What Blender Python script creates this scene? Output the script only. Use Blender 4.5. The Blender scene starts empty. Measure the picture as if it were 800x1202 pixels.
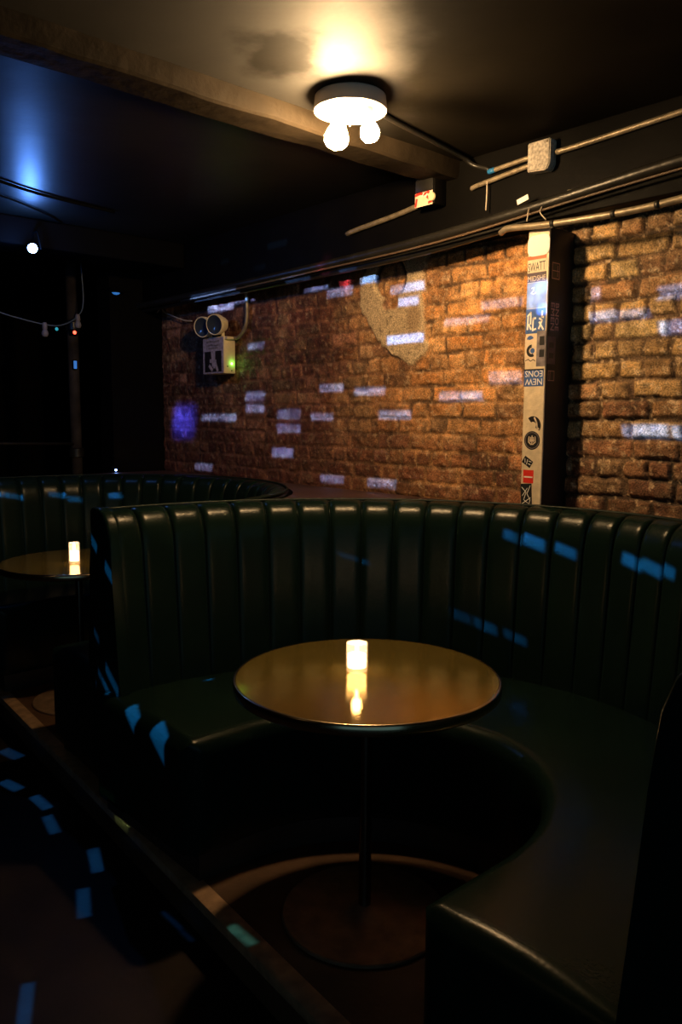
import bpy, bmesh, math, random
import numpy as np
from mathutils import Vector, Matrix
C = bpy.context.scene.collection
SC = bpy.context.scene
PI = math.pi
rnd = random.Random(7)

# ------------------------------------------------------------------ camera
H = 1.46                       # eye height above the seating platform (platform floor is z = 0)
F, PITCH, YAW, ROLL = 935.0, math.radians(6.77), math.radians(42.0), math.radians(0.3)
fw = Vector((math.sin(YAW)*math.cos(PITCH), math.cos(YAW)*math.cos(PITCH), -math.sin(PITCH)))
rt0 = Vector((math.cos(YAW), -math.sin(YAW), 0)); up0 = rt0.cross(fw)
rt = rt0*math.cos(ROLL) + up0*math.sin(ROLL); up = up0*math.cos(ROLL) - rt0*math.sin(ROLL)
cam = bpy.data.cameras.new('camera'); camo = bpy.data.objects.new('camera', cam); C.objects.link(camo)
camo.matrix_world = Matrix(((rt.x, up.x, -fw.x, 0), (rt.y, up.y, -fw.y, 0), (rt.z, up.z, -fw.z, H), (0, 0, 0, 1)))
cam.sensor_fit = 'HORIZONTAL'; cam.sensor_width = 24.0; cam.lens = F/800*24.0
cam.clip_start = 0.02; cam.clip_end = 60
SC.camera = camo

# ------------------------------------------------------------------ world, exposure, lights
w = bpy.data.worlds.new('World'); SC.world = w; w.use_nodes = True
w.node_tree.nodes['Background'].inputs[0].default_value = (0.35, 0.75, 1.0, 1)
w.node_tree.nodes['Background'].inputs[1].default_value = 0.26
SC.view_settings.view_transform = 'Standard'; SC.view_settings.look = 'None'
SC.view_settings.gamma = 1; SC.view_settings.use_curve_mapping = False
SC.view_settings.exposure = 0.0

K = 1.0594
LAMP = Vector((1.899, 2.073, 2.53))          # ceiling fixture centre on the ceiling
LAMP_GLOW = 760.0                # radiance of the bare bulbs
WARM = (1.0, 0.64, 0.30)
CANDLE_POWER = 0.35
BLUE_POWER = 5.0
BEAM = 3.2                                   # irradiance of the party light's flecks
BEAM_COL = (0.21, 0.47, 1.40)

FILL = 1.1
def light(name, kind, loc, power, color, **kw):
    l = bpy.data.lights.new(name, kind); l.energy = power; l.color = color
    for k, v in kw.items(): setattr(l, k, v)
    o = bpy.data.objects.new(name, l); C.objects.link(o); o.location = loc
    return o

# beams of the rotating party light hung over the aisle: each one a narrow parallel shaft
SRC = Vector((0.15, 2.85, 2.25))
def beam(p, n, u, du, dv, k=1.0, col=None, spread=0.5):
    p = Vector(p); n = Vector(n).normalized(); u = Vector(u); u = (u - n*u.dot(n)).normalized(); v = n.cross(u)
    d = (p - SRC).normalized()
    ux = u - d*u.dot(d); vx = v - d*v.dot(d)
    X = ux.normalized(); Z = -d; Y = Z.cross(X).normalized()
    sx = max(.004, du*ux.length); sy = max(.004, dv*abs(vx.dot(Y)))
    E = BEAM*k
    l = bpy.data.lights.new('party_beam', 'AREA'); l.shape = 'RECTANGLE'; l.size = sx; l.size_y = sy
    l.spread = math.radians(spread); l.color = col or BEAM_COL; l.energy = E*sx*sy
    o = bpy.data.objects.new('party_beam', l); C.objects.link(o)
    q = SRC + d*0.12
    o.matrix_world = Matrix(((X.x, Y.x, Z.x, q.x), (X.y, Y.y, Z.y, q.y), (X.z, Y.z, Z.z, q.z), (0, 0, 0, 1)))
WX = 2.84
for (y, z, du, dv, k) in [
    (4.293,2.150,.286,.070,2.2),(4.044,2.165,.221,.040,1.3),(3.369,2.157,.199,.040,1.2),(3.176,2.109,.200,.043,1.4),(2.959,2.151,.123,.046,1.3),
    (2.689,2.075,.223,.040,1.2),(2.676,2.010,.133,.040,1.3),(2.695,1.836,.237,.040,1.5),(3.918,1.879,.171,.040,.8),(3.241,1.618,.194,.041,1.1),
    (2.946,1.594,.224,.039,1.1),(2.769,1.474,.223,.042,1.1),(3.318,1.464,.185,.037,1),(3.609,1.478,.204,.048,1),(3.610,1.396,.212,.044,1),
    (3.930,1.584,.191,.052,1),(3.931,1.513,.191,.048,.9),(4.428,1.456,.202,.045,1),(4.222,1.456,.190,.045,1),(3.666,1.257,.201,.049,1.2),
    (4.508,1.132,.208,.045,1),(3.231,1.130,.189,.042,1),(2.852,1.131,.208,.043,1),(2.350,1.559,.248,.038,1.2),(2.137,1.948,.224,.036,.7),
    (2.326,1.893,.253,.034,.6),(2.108,1.634,.170,.051,.6),(1.715,1.939,.111,.045,.7),(1.675,1.851,.160,.036,1.3),(1.524,1.847,.122,.028,.8),
    (1.388,1.912,.095,.048,1.0),(1.381,1.789,.095,.045,1.3),(1.458,1.415,.180,.044,1.0),(1.322,1.412,.062,.043,1.0)]:
    beam((WX, y, z), (-1, 0, 0), (0, 1, 0), du, dv, k*(2.3 if y < 3.5 else 3.2))
beam((WX, 4.745, 1.43), (-1, 0, 0), (0, 1, 0), .23, .17, 7, (.03, .06, 1.3), 2.5)
for (y, z, du, dv, k) in [(3.328,2.331,.17,.034,.9),(3.475,2.237,.105,.026,.6),(3.799,2.311,.084,.027,.5)]:
    beam((2.70, y*K, H+(z-H)*K), (-1, 0, 0), (0, 1, 0), du, dv, k*1.3, (.12, .45, 1))
beam((2.74, 3.12, 2.19), (-1, 0, 0), (0, 0, 1), .14, .05, 1.6, (1, .12, .25), 2)
LEA = (.03, .30, 1.0)
beam((2.665, 1.838, 1.935), (-1, 0, 0), (0, 1, 0), .085, .10, 2.0, (.3, .55, 1), 1)
BC = Vector((1.41, 1.485))                   # plan centre of the near booth
for (x, y, z, du, dv, k) in [(2.519,1.789,1.001,.07,.034,1),(2.539,1.702,.986,.085,.04,1.4),(2.556,1.577,.968,.085,.034,1.2),(2.546,1.307,.964,.085,.038,1.4),
    (2.53,1.224,.955,.085,.038,1.3),(2.51,1.151,.954,.06,.035,1.3),(2.465,1.944,.645,.08,.035,.35),(2.501,1.849,.617,.09,.035,.6),(2.533,1.732,.592,.09,.03,.5),(2.217,2.305,.858,.12,.016,.5)]:
    n = Vector((BC.x - x, BC.y - y, .1)); t = Vector((-n.y, n.x, -.25*n.length))
    beam((x, y, z), n, t, du, dv, k*9, LEA)
for (y, z, du, dv, k) in [(2.613,.938,.10,.035,1),(2.743,1.039,.08,.03,1),(2.809,.734,.05,.03,.5),(2.753,.709,.09,.02,.5),(2.78,.534,.07,.02,.6),(2.694,.538,.10,.02,.7),(2.624,.562,.12,.03,1),
    (2.661,.514,.10,.02,.8),(2.40,.455,.12,.07,1.4),(2.20,.425,.12,.09,1.4)]:
    beam((1.22, y, z), (-1, 0, 0), (0, .8, .6), du, dv, k*9, LEA)
for (x, y, z, du) in [(1.626,4.685,.972,.09),(1.709,4.690,.950,.10),(1.952,4.66,.952,.12),(2.045,4.631,.922,.10),(2.258,4.519,.943,.12)]:
    beam((x, y, z), (0, -1, 0), (1, 0, -.25), du, .03, 8, LEA)
FLOORC = (.03, .30, 1.0)
for (x, y, ux, uy, du, dv, k) in [(1.283,3.793,.202,-.979,.147,.06,1),(1.163,3.457,.197,-.98,.133,.051,1),(1.201,3.216,.007,-1,.148,.044,1),(1.160,3.007,-.179,-.984,.161,.040,1),(1.178,2.646,-.331,-.944,.168,.040,.9),
    (1.035,2.429,-.385,-.923,.169,.042,.8),(.715,2.089,-.423,-.906,.174,.036,.6)]:
    beam((x, y, -.16), (0, 0, 1), (ux, uy, 0), du, dv, k*4.2, FLOORC)
beam((1.20, 1.74, .005), (-.3, 0, 1), (0, 1, 0), .11, .025, .28, (.12, .75, .9))
beam((1.245, 2.565, .005), (-.3, 0, 1), (0, 1, 0), .12, .025, .3, (.5, .9, .4))
beam((1.19, 2.16, -.12), (-1, 0, .3), (0, 1, 0), .12, .02, 1.2, FLOORC)
beam((1.19, 2.06, -.13), (-1, 0, .3), (0, 1, 0), .07, .02, .8, FLOORC)

# ------------------------------------------------------------------ materials
def mat(name, col, rough=.5, metal=0., spec=.5, bump=0., bscale=60., var=0., vscale=8., emis=None, estr=0., coat=0., detail=6):
    m = bpy.data.materials.new(name); m.use_nodes = True
    nt = m.node_tree; b = nt.nodes['Principled BSDF']
    b.inputs['Base Color'].default_value = (*col, 1); b.inputs['Roughness'].default_value = rough
    b.inputs['Metallic'].default_value = metal; b.inputs['Specular IOR Level'].default_value = spec
    b.inputs['Coat Weight'].default_value = coat
    tc = nt.nodes.new('ShaderNodeTexCoord')
    if var:
        n = nt.nodes.new('ShaderNodeTexNoise'); n.inputs['Scale'].default_value = vscale; n.inputs['Detail'].default_value = detail
        nt.links.new(tc.outputs['Object'], n.inputs['Vector'])
        r = nt.nodes.new('ShaderNodeValToRGB'); r.color_ramp.elements[0].position = .3; r.color_ramp.elements[1].position = .7
        r.color_ramp.elements[0].color = (*[c*(1-var) for c in col], 1); r.color_ramp.elements[1].color = (*[min(1, c*(1+var)) for c in col], 1)
        nt.links.new(n.outputs['Fac'], r.inputs['Fac']); nt.links.new(r.outputs['Color'], b.inputs['Base Color'])
    if bump:
        n = nt.nodes.new('ShaderNodeTexNoise'); n.inputs['Scale'].default_value = bscale; n.inputs['Detail'].default_value = 4
        nt.links.new(tc.outputs['Object'], n.inputs['Vector'])
        bp = nt.nodes.new('ShaderNodeBump'); bp.inputs['Strength'].default_value = bump; bp.inputs['Distance'].default_value = .01
        nt.links.new(n.outputs['Fac'], bp.inputs['Height']); nt.links.new(bp.outputs['Normal'], b.inputs['Normal'])
    if emis:
        b.inputs['Emission Color'].default_value = (*emis, 1); b.inputs['Emission Strength'].default_value = estr
    return m

M = {}
M['leather'] = mat('green_leather', (.0042, .0115, .0088), .27, spec=.14, bump=.05, bscale=110, var=.12, vscale=5)
M['leather_welt'] = mat('green_leather_welt', (.006, .013, .010), .4, spec=.12)
M['plinth'] = mat('dark_plinth', (.03, .02, .014), .5, var=.3)
M['platform'] = mat('platform_boards', (.085, .045, .025), .45, bump=.2, bscale=25, var=.35, vscale=6)
M['aisle'] = mat('aisle_floor', (.013, .009, .0075), .5, spec=.18, bump=.15, bscale=30, var=.4, vscale=4)
M['nosing'] = mat('nosing_metal', (.48, .30, .18), .42, metal=.4, bump=.2, bscale=40, var=.3, vscale=20)
M['black_paint'] = mat('black_gloss_paint', (.0027, .0024, .002), .55, spec=.05, bump=.25, bscale=14, var=.3, vscale=5)
def ceiling_mat():
    """old semi-gloss paint, with a matt black repainted area on the right and flaked patches"""
    m = mat('ceiling_paint', (.0085, .007, .0048), .62, spec=.50, bump=.30, bscale=4, var=.5, vscale=2.2)
    nt = m.node_tree; b = nt.nodes['Principled BSDF']; N = nt.nodes.new; Lk = nt.links.new
    g = N('ShaderNodeNewGeometry')
    def dot(v, c):
        d = N('ShaderNodeVectorMath'); d.operation = 'DOT_PRODUCT'; Lk(v, d.inputs[0]); d.inputs[1].default_value = c; return d.outputs['Value']
    n = N('ShaderNodeTexNoise'); n.inputs['Scale'].default_value = 5; n.inputs['Detail'].default_value = 6; Lk(g.outputs['Position'], n.inputs['Vector'])
    def mth(op, a_, b_):
        k = N('ShaderNodeMath'); k.operation = op
        for i, q in enumerate((a_, b_)):
            if isinstance(q, (int, float)): k.inputs[i].default_value = q
            else: Lk(q, k.inputs[i])
        return k.outputs[0]
    def ramp(v, lo, hi):
        r = N('ShaderNodeMapRange'); r.interpolation_type = 'SMOOTHSTEP'; Lk(v, r.inputs[0]); r.inputs[1].default_value = lo; r.inputs[2].default_value = hi; return r.outputs[0]
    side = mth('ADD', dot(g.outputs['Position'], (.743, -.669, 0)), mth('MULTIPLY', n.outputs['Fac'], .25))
    dark = ramp(side, .14, .38)  # right side made to reflect less, dimming the lamp's glow there
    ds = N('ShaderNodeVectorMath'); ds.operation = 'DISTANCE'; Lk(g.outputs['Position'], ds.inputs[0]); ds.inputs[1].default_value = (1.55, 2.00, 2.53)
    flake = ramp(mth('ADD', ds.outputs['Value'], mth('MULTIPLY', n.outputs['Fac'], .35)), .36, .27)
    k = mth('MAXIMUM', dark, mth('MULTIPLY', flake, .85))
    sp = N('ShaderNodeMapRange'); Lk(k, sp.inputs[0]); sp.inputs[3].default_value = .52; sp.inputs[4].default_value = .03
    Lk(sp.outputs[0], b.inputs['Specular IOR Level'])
    rg = N('ShaderNodeMapRange'); Lk(dot(g.outputs['Position'], (0, 1, 0)), rg.inputs[0]); rg.inputs[1].default_value = 2.30; rg.inputs[2].default_value = 2.40; rg.inputs[3].default_value = .68; rg.inputs[4].default_value = .40
    Lk(rg.outputs[0], b.inputs['Roughness'])
    return m
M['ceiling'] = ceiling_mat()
M['beam'] = mat('beam_paint', (.017, .0123, .0075), .6, spec=.06, bump=.4, bscale=20, var=.35, vscale=7)
M['black_matte'] = mat('black_matte', (.003, .003, .0034), .8, spec=.03)
M['wall_dark'] = mat('dark_wall_paint', (.003, .0028, .0028), .85, spec=.05, var=.2)
M['brass'] = mat('table_top_gold', (.48, .345, .085), .085, metal=.8, bump=.03, bscale=300, var=.08, vscale=40)
M['band'] = mat('table_band', (.55, .42, .26), .22, metal=1)
M['pole'] = mat('table_pole', (.20, .15, .12), .25, metal=1)
M['foot'] = mat('table_foot', (.24, .155, .10), .5, metal=.4, var=.35, vscale=18)
M['porcelain'] = mat('white_porcelain', (.78, .66, .56), .35, var=.05)
M['conduit'] = mat('conduit_metal', (.27, .22, .15), .42, metal=.4, bump=.2, bscale=40, var=.35, vscale=25)
M['conduit_black'] = mat('conduit_black', (.013, .012, .010), .38, bump=.2, bscale=30, var=.4, vscale=9)
M['box_grey'] = mat('box_speckled_grey', (.42, .37, .31), .6, bump=.3, bscale=120, var=.45, vscale=90, detail=2)
M['blue_tape'] = mat('blue_tape', (.02, .16, .40), .5)
M['cream'] = mat('cream_metal', (.72, .60, .38), .45, var=.08, vscale=30)
M['steel'] = mat('lamp_rim', (.55, .47, .42), .4)
M['lens'] = mat('dark_lens', (.03, .04, .06), .12, spec=.8)
M['white_card'] = mat('post_white_paint', (.74, .61, .42), .5, bump=.2, bscale=60, var=.12, vscale=30)
M['post_black'] = mat('post_black_paint', (.010, .009, .009), .55, bump=.3, bscale=25)
M['ledge'] = mat('ledge_paint', (.06, .028, .026), .5, bump=.2, bscale=20, var=.3, vscale=5)
M['s_white'] = mat('sticker_white', (.90, .86, .80), .45)
M['s_cream'] = mat('sticker_cream', (.74, .60, .44), .5, var=.1, vscale=60)
M['s_black'] = mat('sticker_black', (.012, .011, .012), .45)
M['s_red'] = mat('sticker_red', (.72, .035, .02), .45)
M['s_orange'] = mat('sticker_orange', (.75, .12, .03), .45)
M['s_purple'] = mat('sticker_purple', (.07, .045, .07), .45, var=.3, vscale=60)
M['s_blue'] = mat('sticker_blue', (.05, .12, .36), .45, var=.25, vscale=50)
M['s_greyblue'] = mat('sticker_slate', (.26, .28, .33), .45, var=.45, vscale=25)
M['s_grey'] = mat('sticker_grey', (.20, .17, .18), .5, var=.4, vscale=50)
M['s_mauve'] = mat('sticker_mauve', (.36, .31, .38), .5, var=.35, vscale=60)
M['s_dimred'] = mat('sticker_faded_print', (.48, .26, .26), .5)
M['bulb'] = mat('lit_bulb', (1, .9, .7), .4, emis=WARM, estr=LAMP_GLOW)
M['bulb_dim'] = mat('lit_bulb_dim', (1, .9, .7), .4, emis=WARM, estr=LAMP_GLOW*.35)
M['wax'] = mat('glowing_wax', (.9, .7, .45), .5, emis=(1.0, .62, .30), estr=8)
M['flame'] = mat('flame', (1, .8, .5), .5, emis=(1.0, .72, .38), estr=40)
M['blue_led'] = mat('blue_led', (.5, .7, 1), .3, emis=(.22, .40, 1.0), estr=34)
M['blue_led_dim'] = mat('blue_led_dim', (.1, .3, 1), .3, emis=(.04, .26, .8), estr=.45)
M['teal_led'] = mat('teal_led', (.05, .4, .5), .3, emis=(.03, .45, .6), estr=.5)
M['red_led'] = mat('red_led', (1, .1, .05), .3, emis=(1.0, .06, .03), estr=6)
M['green_led'] = mat('green_led', (.3, 1, .3), .3, emis=(.25, 1.0, .15), estr=14)
M['brown_cable'] = mat('brown_cable', (.10, .065, .04), .5)
M['pipe_worn'] = mat('worn_pipe', (.03, .025, .022), .8, spec=.1, bump=.3, bscale=20, var=.5, vscale=9)
M['cable_grey'] = mat('grey_cable', (.07, .10, .14), .5)
M['holder'] = mat('dull_holder', (.16, .15, .17), .6)
M['wire'] = mat('pale_wire', (.50, .42, .32), .5)
def glass_mat():
    m = bpy.data.materials.new('frosted_glass'); m.use_nodes = True; nt = m.node_tree
    b = nt.nodes['Principled BSDF']; out = nt.nodes['Material Output']
    b.inputs['Base Color'].default_value = (.95, .9, .85, 1); b.inputs['Roughness'].default_value = .25
    t = nt.nodes.new('ShaderNodeBsdfTransparent'); mx = nt.nodes.new('ShaderNodeMixShader'); mx.inputs[0].default_value = .28
    nt.links.new(t.outputs[0], mx.inputs[1]); nt.links.new(b.outputs[0], mx.inputs[2]); nt.links.new(mx.outputs[0], out.inputs['Surface'])
    return m
M['glass'] = glass_mat()

# ------------------------------------------------------------------ helpers
def obj(name, me, m=None, parent=None, smooth=False):
    if isinstance(me, bmesh.types.BMesh):
        bm = me; me = bpy.data.meshes.new(name); bmesh.ops.recalc_face_normals(bm, faces=bm.faces); bm.to_mesh(me); bm.free()
    o = bpy.data.objects.new(name, me); C.objects.link(o)
    if m: me.materials.append(M[m] if isinstance(m, str) else m)
    if smooth is True: me.polygons.foreach_set('use_smooth', [True]*len(me.polygons))
    elif smooth:
        me.polygons.foreach_set('use_smooth', [True]*len(me.polygons)); me.set_sharp_from_angle(angle=math.radians(smooth))
    if parent: o.parent = parent
    return o
def tag(o, label, cat, group=None):
    o['label'] = label; o['category'] = cat
    if group: o['group'] = group
    return o
def thing(name, label, cat, loc=(0, 0, 0), group=None):
    o = bpy.data.objects.new(name, None); C.objects.link(o); o.location = loc; o.empty_display_size = .05
    return tag(o, label, cat, group)
def struct(name, me, m=None, smooth=False):
    o = obj(name, me, m, None, smooth); o['kind'] = 'structure'; return o
def box(bm, lo, hi, bevel=0., seg=2):
    lo = Vector(lo); hi = Vector(hi)
    r = bmesh.ops.create_cube(bm, size=1); vs = r['verts']
    for v in vs: v.co = Vector(((lo.x+hi.x)/2 + v.co.x*(hi.x-lo.x), (lo.y+hi.y)/2 + v.co.y*(hi.y-lo.y), (lo.z+hi.z)/2 + v.co.z*(hi.z-lo.z)))
    if bevel:
        es = list({e for v in vs for e in v.link_edges})
        bmesh.ops.bevel(bm, geom=es, offset=bevel, segments=seg, affect='EDGES', profile=.5)
    return bm
def boxm(lo, hi, bevel=0., seg=2): return box(bmesh.new(), lo, hi, bevel, seg)
def lathe(prof, n=48, bm=None, mtx=None, closed=False):
    bm = bm or bmesh.new(); rings = []
    for r, z in prof:
        if r < 1e-6: rings.append([bm.verts.new((0, 0, z))])
        else: rings.append([bm.verts.new((r*math.cos(2*PI*i/n), r*math.sin(2*PI*i/n), z)) for i in range(n)])
    for a, b in zip(rings, rings[1:]):
        for i in range(n):
            j = (i+1) % n
            if len(a) == 1 and len(b) == 1: continue
            if len(a) == 1: bm.faces.new((a[0], b[i], b[j]))
            elif len(b) == 1: bm.faces.new((a[i], a[j], b[0]))
            else: bm.faces.new((a[i], a[j], b[j], b[i]))
    if mtx: bmesh.ops.transform(bm, matrix=mtx, verts=[v for r in rings for v in r])
    return bm
def tube(pts, r, n=10, bm=None, sub=6):
    """round tube through the points (Catmull-Rom)"""
    bm = bm or bmesh.new(); P = [Vector(p) for p in pts]
    if len(P) > 2 and sub > 1:
        Q = []
        ext = [P[0]*2-P[1]] + P + [P[-1]*2-P[-2]]
        for i in range(1, len(ext)-2):
            p0, p1, p2, p3 = ext[i-1:i+3]
            for k in range(sub):
                t = k/sub
                Q.append(.5*((2*p1) + (p2-p0)*t + (2*p0-5*p1+4*p2-p3)*t*t + (3*p1-p0-3*p2+p3)*t**3))
        Q.append(P[-1]); P = Q
    rings = []; nrm = None
    for i, p in enumerate(P):
        t = (P[min(i+1, len(P)-1)] - P[max(i-1, 0)]).normalized()
        if nrm is None:
            a = Vector((0, 0, 1)) if abs(t.z) < .9 else Vector((1, 0, 0)); nrm = t.cross(a).normalized()
        nrm = (nrm - t*nrm.dot(t)).normalized(); b = t.cross(nrm)
        rings.append([bm.verts.new(p + nrm*r*math.cos(2*PI*k/n) + b*r*math.sin(2*PI*k/n)) for k in range(n)])
    for a, b in zip(rings, rings[1:]):
        for k in range(n): bm.faces.new((a[k], a[(k+1) % n], b[(k+1) % n], b[k]))
    bm.faces.new(rings[0][::-1]); bm.faces.new(rings[-1])
    return bm
def OV(pts): return [(p[0]*K, p[1]*K, H+(p[2]-H)*K) for p in pts]      # overhead runs, about eye height
def prism(poly, z0, z1, bm=None):
    bm = bm or bmesh.new()
    a = [bm.verts.new((x, y, z0)) for x, y in poly]; b = [bm.verts.new((x, y, z1)) for x, y in poly]
    bm.faces.new(a[::-1]); bm.faces.new(b)
    for i in range(len(poly)):
        j = (i+1) % len(poly); bm.faces.new((a[i], a[j], b[j], b[i]))
    return bm
def grid_mesh(name, V, nu, nv, wrap=False):
    """V: (nu*nv, 3) array, row-major nu x nv"""
    me = bpy.data.meshes.new(name)
    idx = np.arange(nu*nv).reshape(nu, nv)
    q = np.stack([idx[:-1, :-1], idx[1:, :-1], idx[1:, 1:], idx[:-1, 1:]], -1).reshape(-1, 4)
    me.vertices.add(nu*nv); me.vertices.foreach_set('co', V.astype(np.float32).ravel())
    me.loops.add(q.size); me.loops.foreach_set('vertex_index', q.ravel().astype(np.int32))
    me.polygons.add(len(q)); me.polygons.foreach_set('loop_start', np.arange(0, q.size, 4, dtype=np.int32))
    me.polygons.foreach_set('use_smooth', np.ones(len(q), bool)); me.update(); me.validate()
    return me
_rs = {}
def vnoise(x, y, seed=0):
    if seed not in _rs: _rs[seed] = np.random.RandomState(seed).rand(256, 256)
    T = _rs[seed]; xi = np.floor(x).astype(int); yi = np.floor(y).astype(int); fx = x-xi; fy = y-yi
    fx = fx*fx*(3-2*fx); fy = fy*fy*(3-2*fy)
    g = lambda a, b: T[a % 256, b % 256]
    return (g(xi, yi)*(1-fx)+g(xi+1, yi)*fx)*(1-fy) + (g(xi, yi+1)*(1-fx)+g(xi+1, yi+1)*fx)*fy
def fbm(x, y, seed=0, o=4):
    s = 0; a = .5
    for k in range(o): s = s + a*vnoise(x*2**k, y*2**k, seed+k); a *= .5
    return s/(1-.5**o)
def sstep(a, b, x):
    t = np.clip((x-a)/(b-a), 0, 1); return t*t*(3-2*t)

# ------------------------------------------------------------------ the room shell
ZC = 2.53
nos = lambda y: 1.164 + (y-1.361)*.0775           # the platform's edge in plan
struct('floor', boxm((-4, -3, -.26), (6, 9, -.16)), 'aisle')
pl = prism([(nos(-3)+.02, -3), (WX+.2, -3), (WX+.2, 8.5), (nos(8.5)+.02, 8.5)], -.16, 0)
struct('floor_platform', pl, 'platform')
bm = bmesh.new()
ys = np.linspace(-2.5, 8.4, 45)
prof = [(.045, .001), (.045, .006), (-.004, .006), (-.012, .002), (-.014, -.008), (-.012, -.030), (-.004, -.032), (.018, -.030), (.018, 0.0)]
rings = [[bm.verts.new((nos(y)+a, y, b)) for a, b in prof] for y in ys]
for a, b in zip(rings, rings[1:]):
    for i in range(len(prof)-1): bm.faces.new((a[i], b[i], b[i+1], a[i+1]))
bm.faces.new(rings[0]); bm.faces.new(rings[-1][::-1])
struct('trim_1', bm, 'nosing', 40)
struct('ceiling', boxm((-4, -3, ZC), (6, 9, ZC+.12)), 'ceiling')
struct('wall_back', boxm((2.46, 5.02, 0), (WX+.2, 5.2, ZC)), 'wall_dark')
struct('wall_back.001', boxm((-4, 7.2, -.16), (3.1, 7.35, ZC)), 'wall_dark')
struct('wall_left', boxm((-4, -1, -.16), (-3.85, 7.2, ZC)), 'wall_dark')

# ---- brick wall: one height field with recessed joints, worn bricks and a plaster repair
def brick_wall():
    y0, y1, z0, z1, st = .2, 5.02, .95, 2.34, .0058
    ny = int((y1-y0)/st); nz = int((z1-z0)/st)
    y = np.linspace(y0, y1, ny)[:, None]*np.ones((1, nz)); z = np.linspace(z0, z1, nz)[None, :]*np.ones((ny, 1))
    CH = .0747; ZB = 1.4552 - 12*CH
    zz = z + .016*(fbm(y*7, z*7, 3)-.5) + .014*(vnoise(y*.9, z*.4+5, 9)-.5)
    row = np.floor((zz-ZB)/CH).astype(int); fz = (zz-ZB)/CH - row
    yy = y + .030*(fbm(y*10, z*10, 13)-.5)
    nr = int(row.max())+1; bid = np.zeros_like(y); dy = np.zeros_like(y)
    R = np.random.RandomState(5)
    for r in range(nr):
        head = (r % 6 == 3)
        L = []; p = -.4 - R.rand()*.2
        while p < 5.6:
            L.append(p); p += (.105 if head else (.205 if R.rand() > .22 else .11)) * (1+.22*(R.rand()-.5))
        L = np.array(L); msk = row == r
        k = np.searchsorted(L, yy[msk]) - 1
        bid[msk] = r*97 + k; dy[msk] = np.minimum(yy[msk]-L[k], L[k+1]-yy[msk])
    dz = np.minimum(fz, 1-fz)*CH
    T = np.random.RandomState(11).rand(6, 20000); b = bid.astype(int)
    r0, r1, r2, r3 = T[0][b], T[1][b], T[2][b], T[3][b]
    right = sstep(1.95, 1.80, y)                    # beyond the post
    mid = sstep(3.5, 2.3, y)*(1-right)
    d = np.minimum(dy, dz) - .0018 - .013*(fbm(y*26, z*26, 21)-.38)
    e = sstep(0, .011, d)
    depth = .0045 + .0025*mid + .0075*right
    chip = sstep(.60, .75, fbm(y*14+3, z*16, 31))
    fine = fbm(y*55, z*55, 41)-.5
    h = depth*e + e*(r0-.5)*(.003+.008*right) + .006*fine + .010*(fbm(y*18, z*18, 51)-.5) - .004*chip*e
    # colours of bricks, joints, limewash remains, with lamp falloff painted in
    A = lambda c: np.array(c)
    redb = A((.118, .036, .021)); orng = A((.60, .25, .070)); tan = A((.54, .33, .135)); brn = A((.20, .105, .052)); ylw = A((.66, .47, .22))
    def mixc(a, b, t): return a*(1-t[..., None]) + b*t[..., None]
    o = np.ones_like(y)
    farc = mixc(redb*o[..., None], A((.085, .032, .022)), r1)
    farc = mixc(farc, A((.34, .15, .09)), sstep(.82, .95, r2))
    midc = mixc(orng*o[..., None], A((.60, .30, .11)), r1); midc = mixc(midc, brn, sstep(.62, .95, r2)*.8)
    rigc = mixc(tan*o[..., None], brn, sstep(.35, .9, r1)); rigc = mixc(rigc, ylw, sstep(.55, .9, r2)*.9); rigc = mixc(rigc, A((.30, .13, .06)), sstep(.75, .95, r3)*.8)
    col = mixc(mixc(farc, midc, mid), rigc, right)  # regional brick colours, far darkened and middle brightened to steepen the lamp's falloff
    low = sstep(1.60, 1.15, z); col = mixc(col, A((.135, .045, .028)), low*.85*(.7+.5*r3).clip(0, 1))  # lower courses coloured darker red, standing in for fading lamplight
    blot = sstep(.50, .72, fbm(y*6, z*7, 61)); col = mixc(col, A((.62, .42, .20)), blot*(.20+.25*right+.15*mid)*(1-low*.7))
    lime = sstep(.62, .78, fbm(y*40, z*46, 71)); col = mixc(col, A((.75, .60, .40)), lime*(.22+.25*right)*(1-.5*low))
    dark = sstep(.58, .80, fbm(y*11+7, z*12, 81)); col = mixc(col, A((.06, .035, .022)), dark*.55)
    mort = mixc(A((.20, .085, .05))*o[..., None], A((.48, .25, .10)), mid); mort = mixc(mort, A((.16, .095, .05)), right*sstep(.35, .6, fbm(y*8+2, z*8, 95))); mort = mixc(mort, A((.045, .028, .017)), right*sstep(.55, .4, fbm(y*8+2, z*8, 95)))
    mort = mixc(mort, A((.06, .035, .02)), sstep(.40, .62, fbm(y*7, z*9, 91))*(.40+.45*mid))
    col = mixc(mort, col, e)
    col = col*(.25+1.5*fbm(y*38, z*38, 151, 5))[..., None]*(.60+.8*fbm(y*6, z*6, 161))[..., None]*(.78+.44*T[4][b])[..., None]
    sp = sstep(.66, .74, fbm(y*70, z*70, 171, 3)); col = mixc(col, A((.70, .50, .30)), sp*(.45+.2*right)*(.35+.65*np.maximum(mid, right)))
    # smooth plaster repair with a round bricked-up flue
    edge = .09*(fbm(y*9, z*9, 101)-.5) + .04*(fbm(y*30, z*30, 105)-.5)
    cy = 2.79 + .15*(2.0-z)*0
    yl = 3.00 - .10*sstep(2.02, 1.84, z) - .22*sstep(1.86, 1.70, z); yr = 2.565 + .06*sstep(1.80, 1.70, z)
    pm = sstep(0, .02, np.minimum(np.minimum(yl-y, y-yr), z-1.70) + edge)
    rr = np.hypot((y-2.80), (z-2.125)*1.0) + .015*(fbm(y*20, z*20, 111)-.5)
    hole = sstep(.098, .088, rr); ring = sstep(.014, .004, abs(rr-.098))
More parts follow.
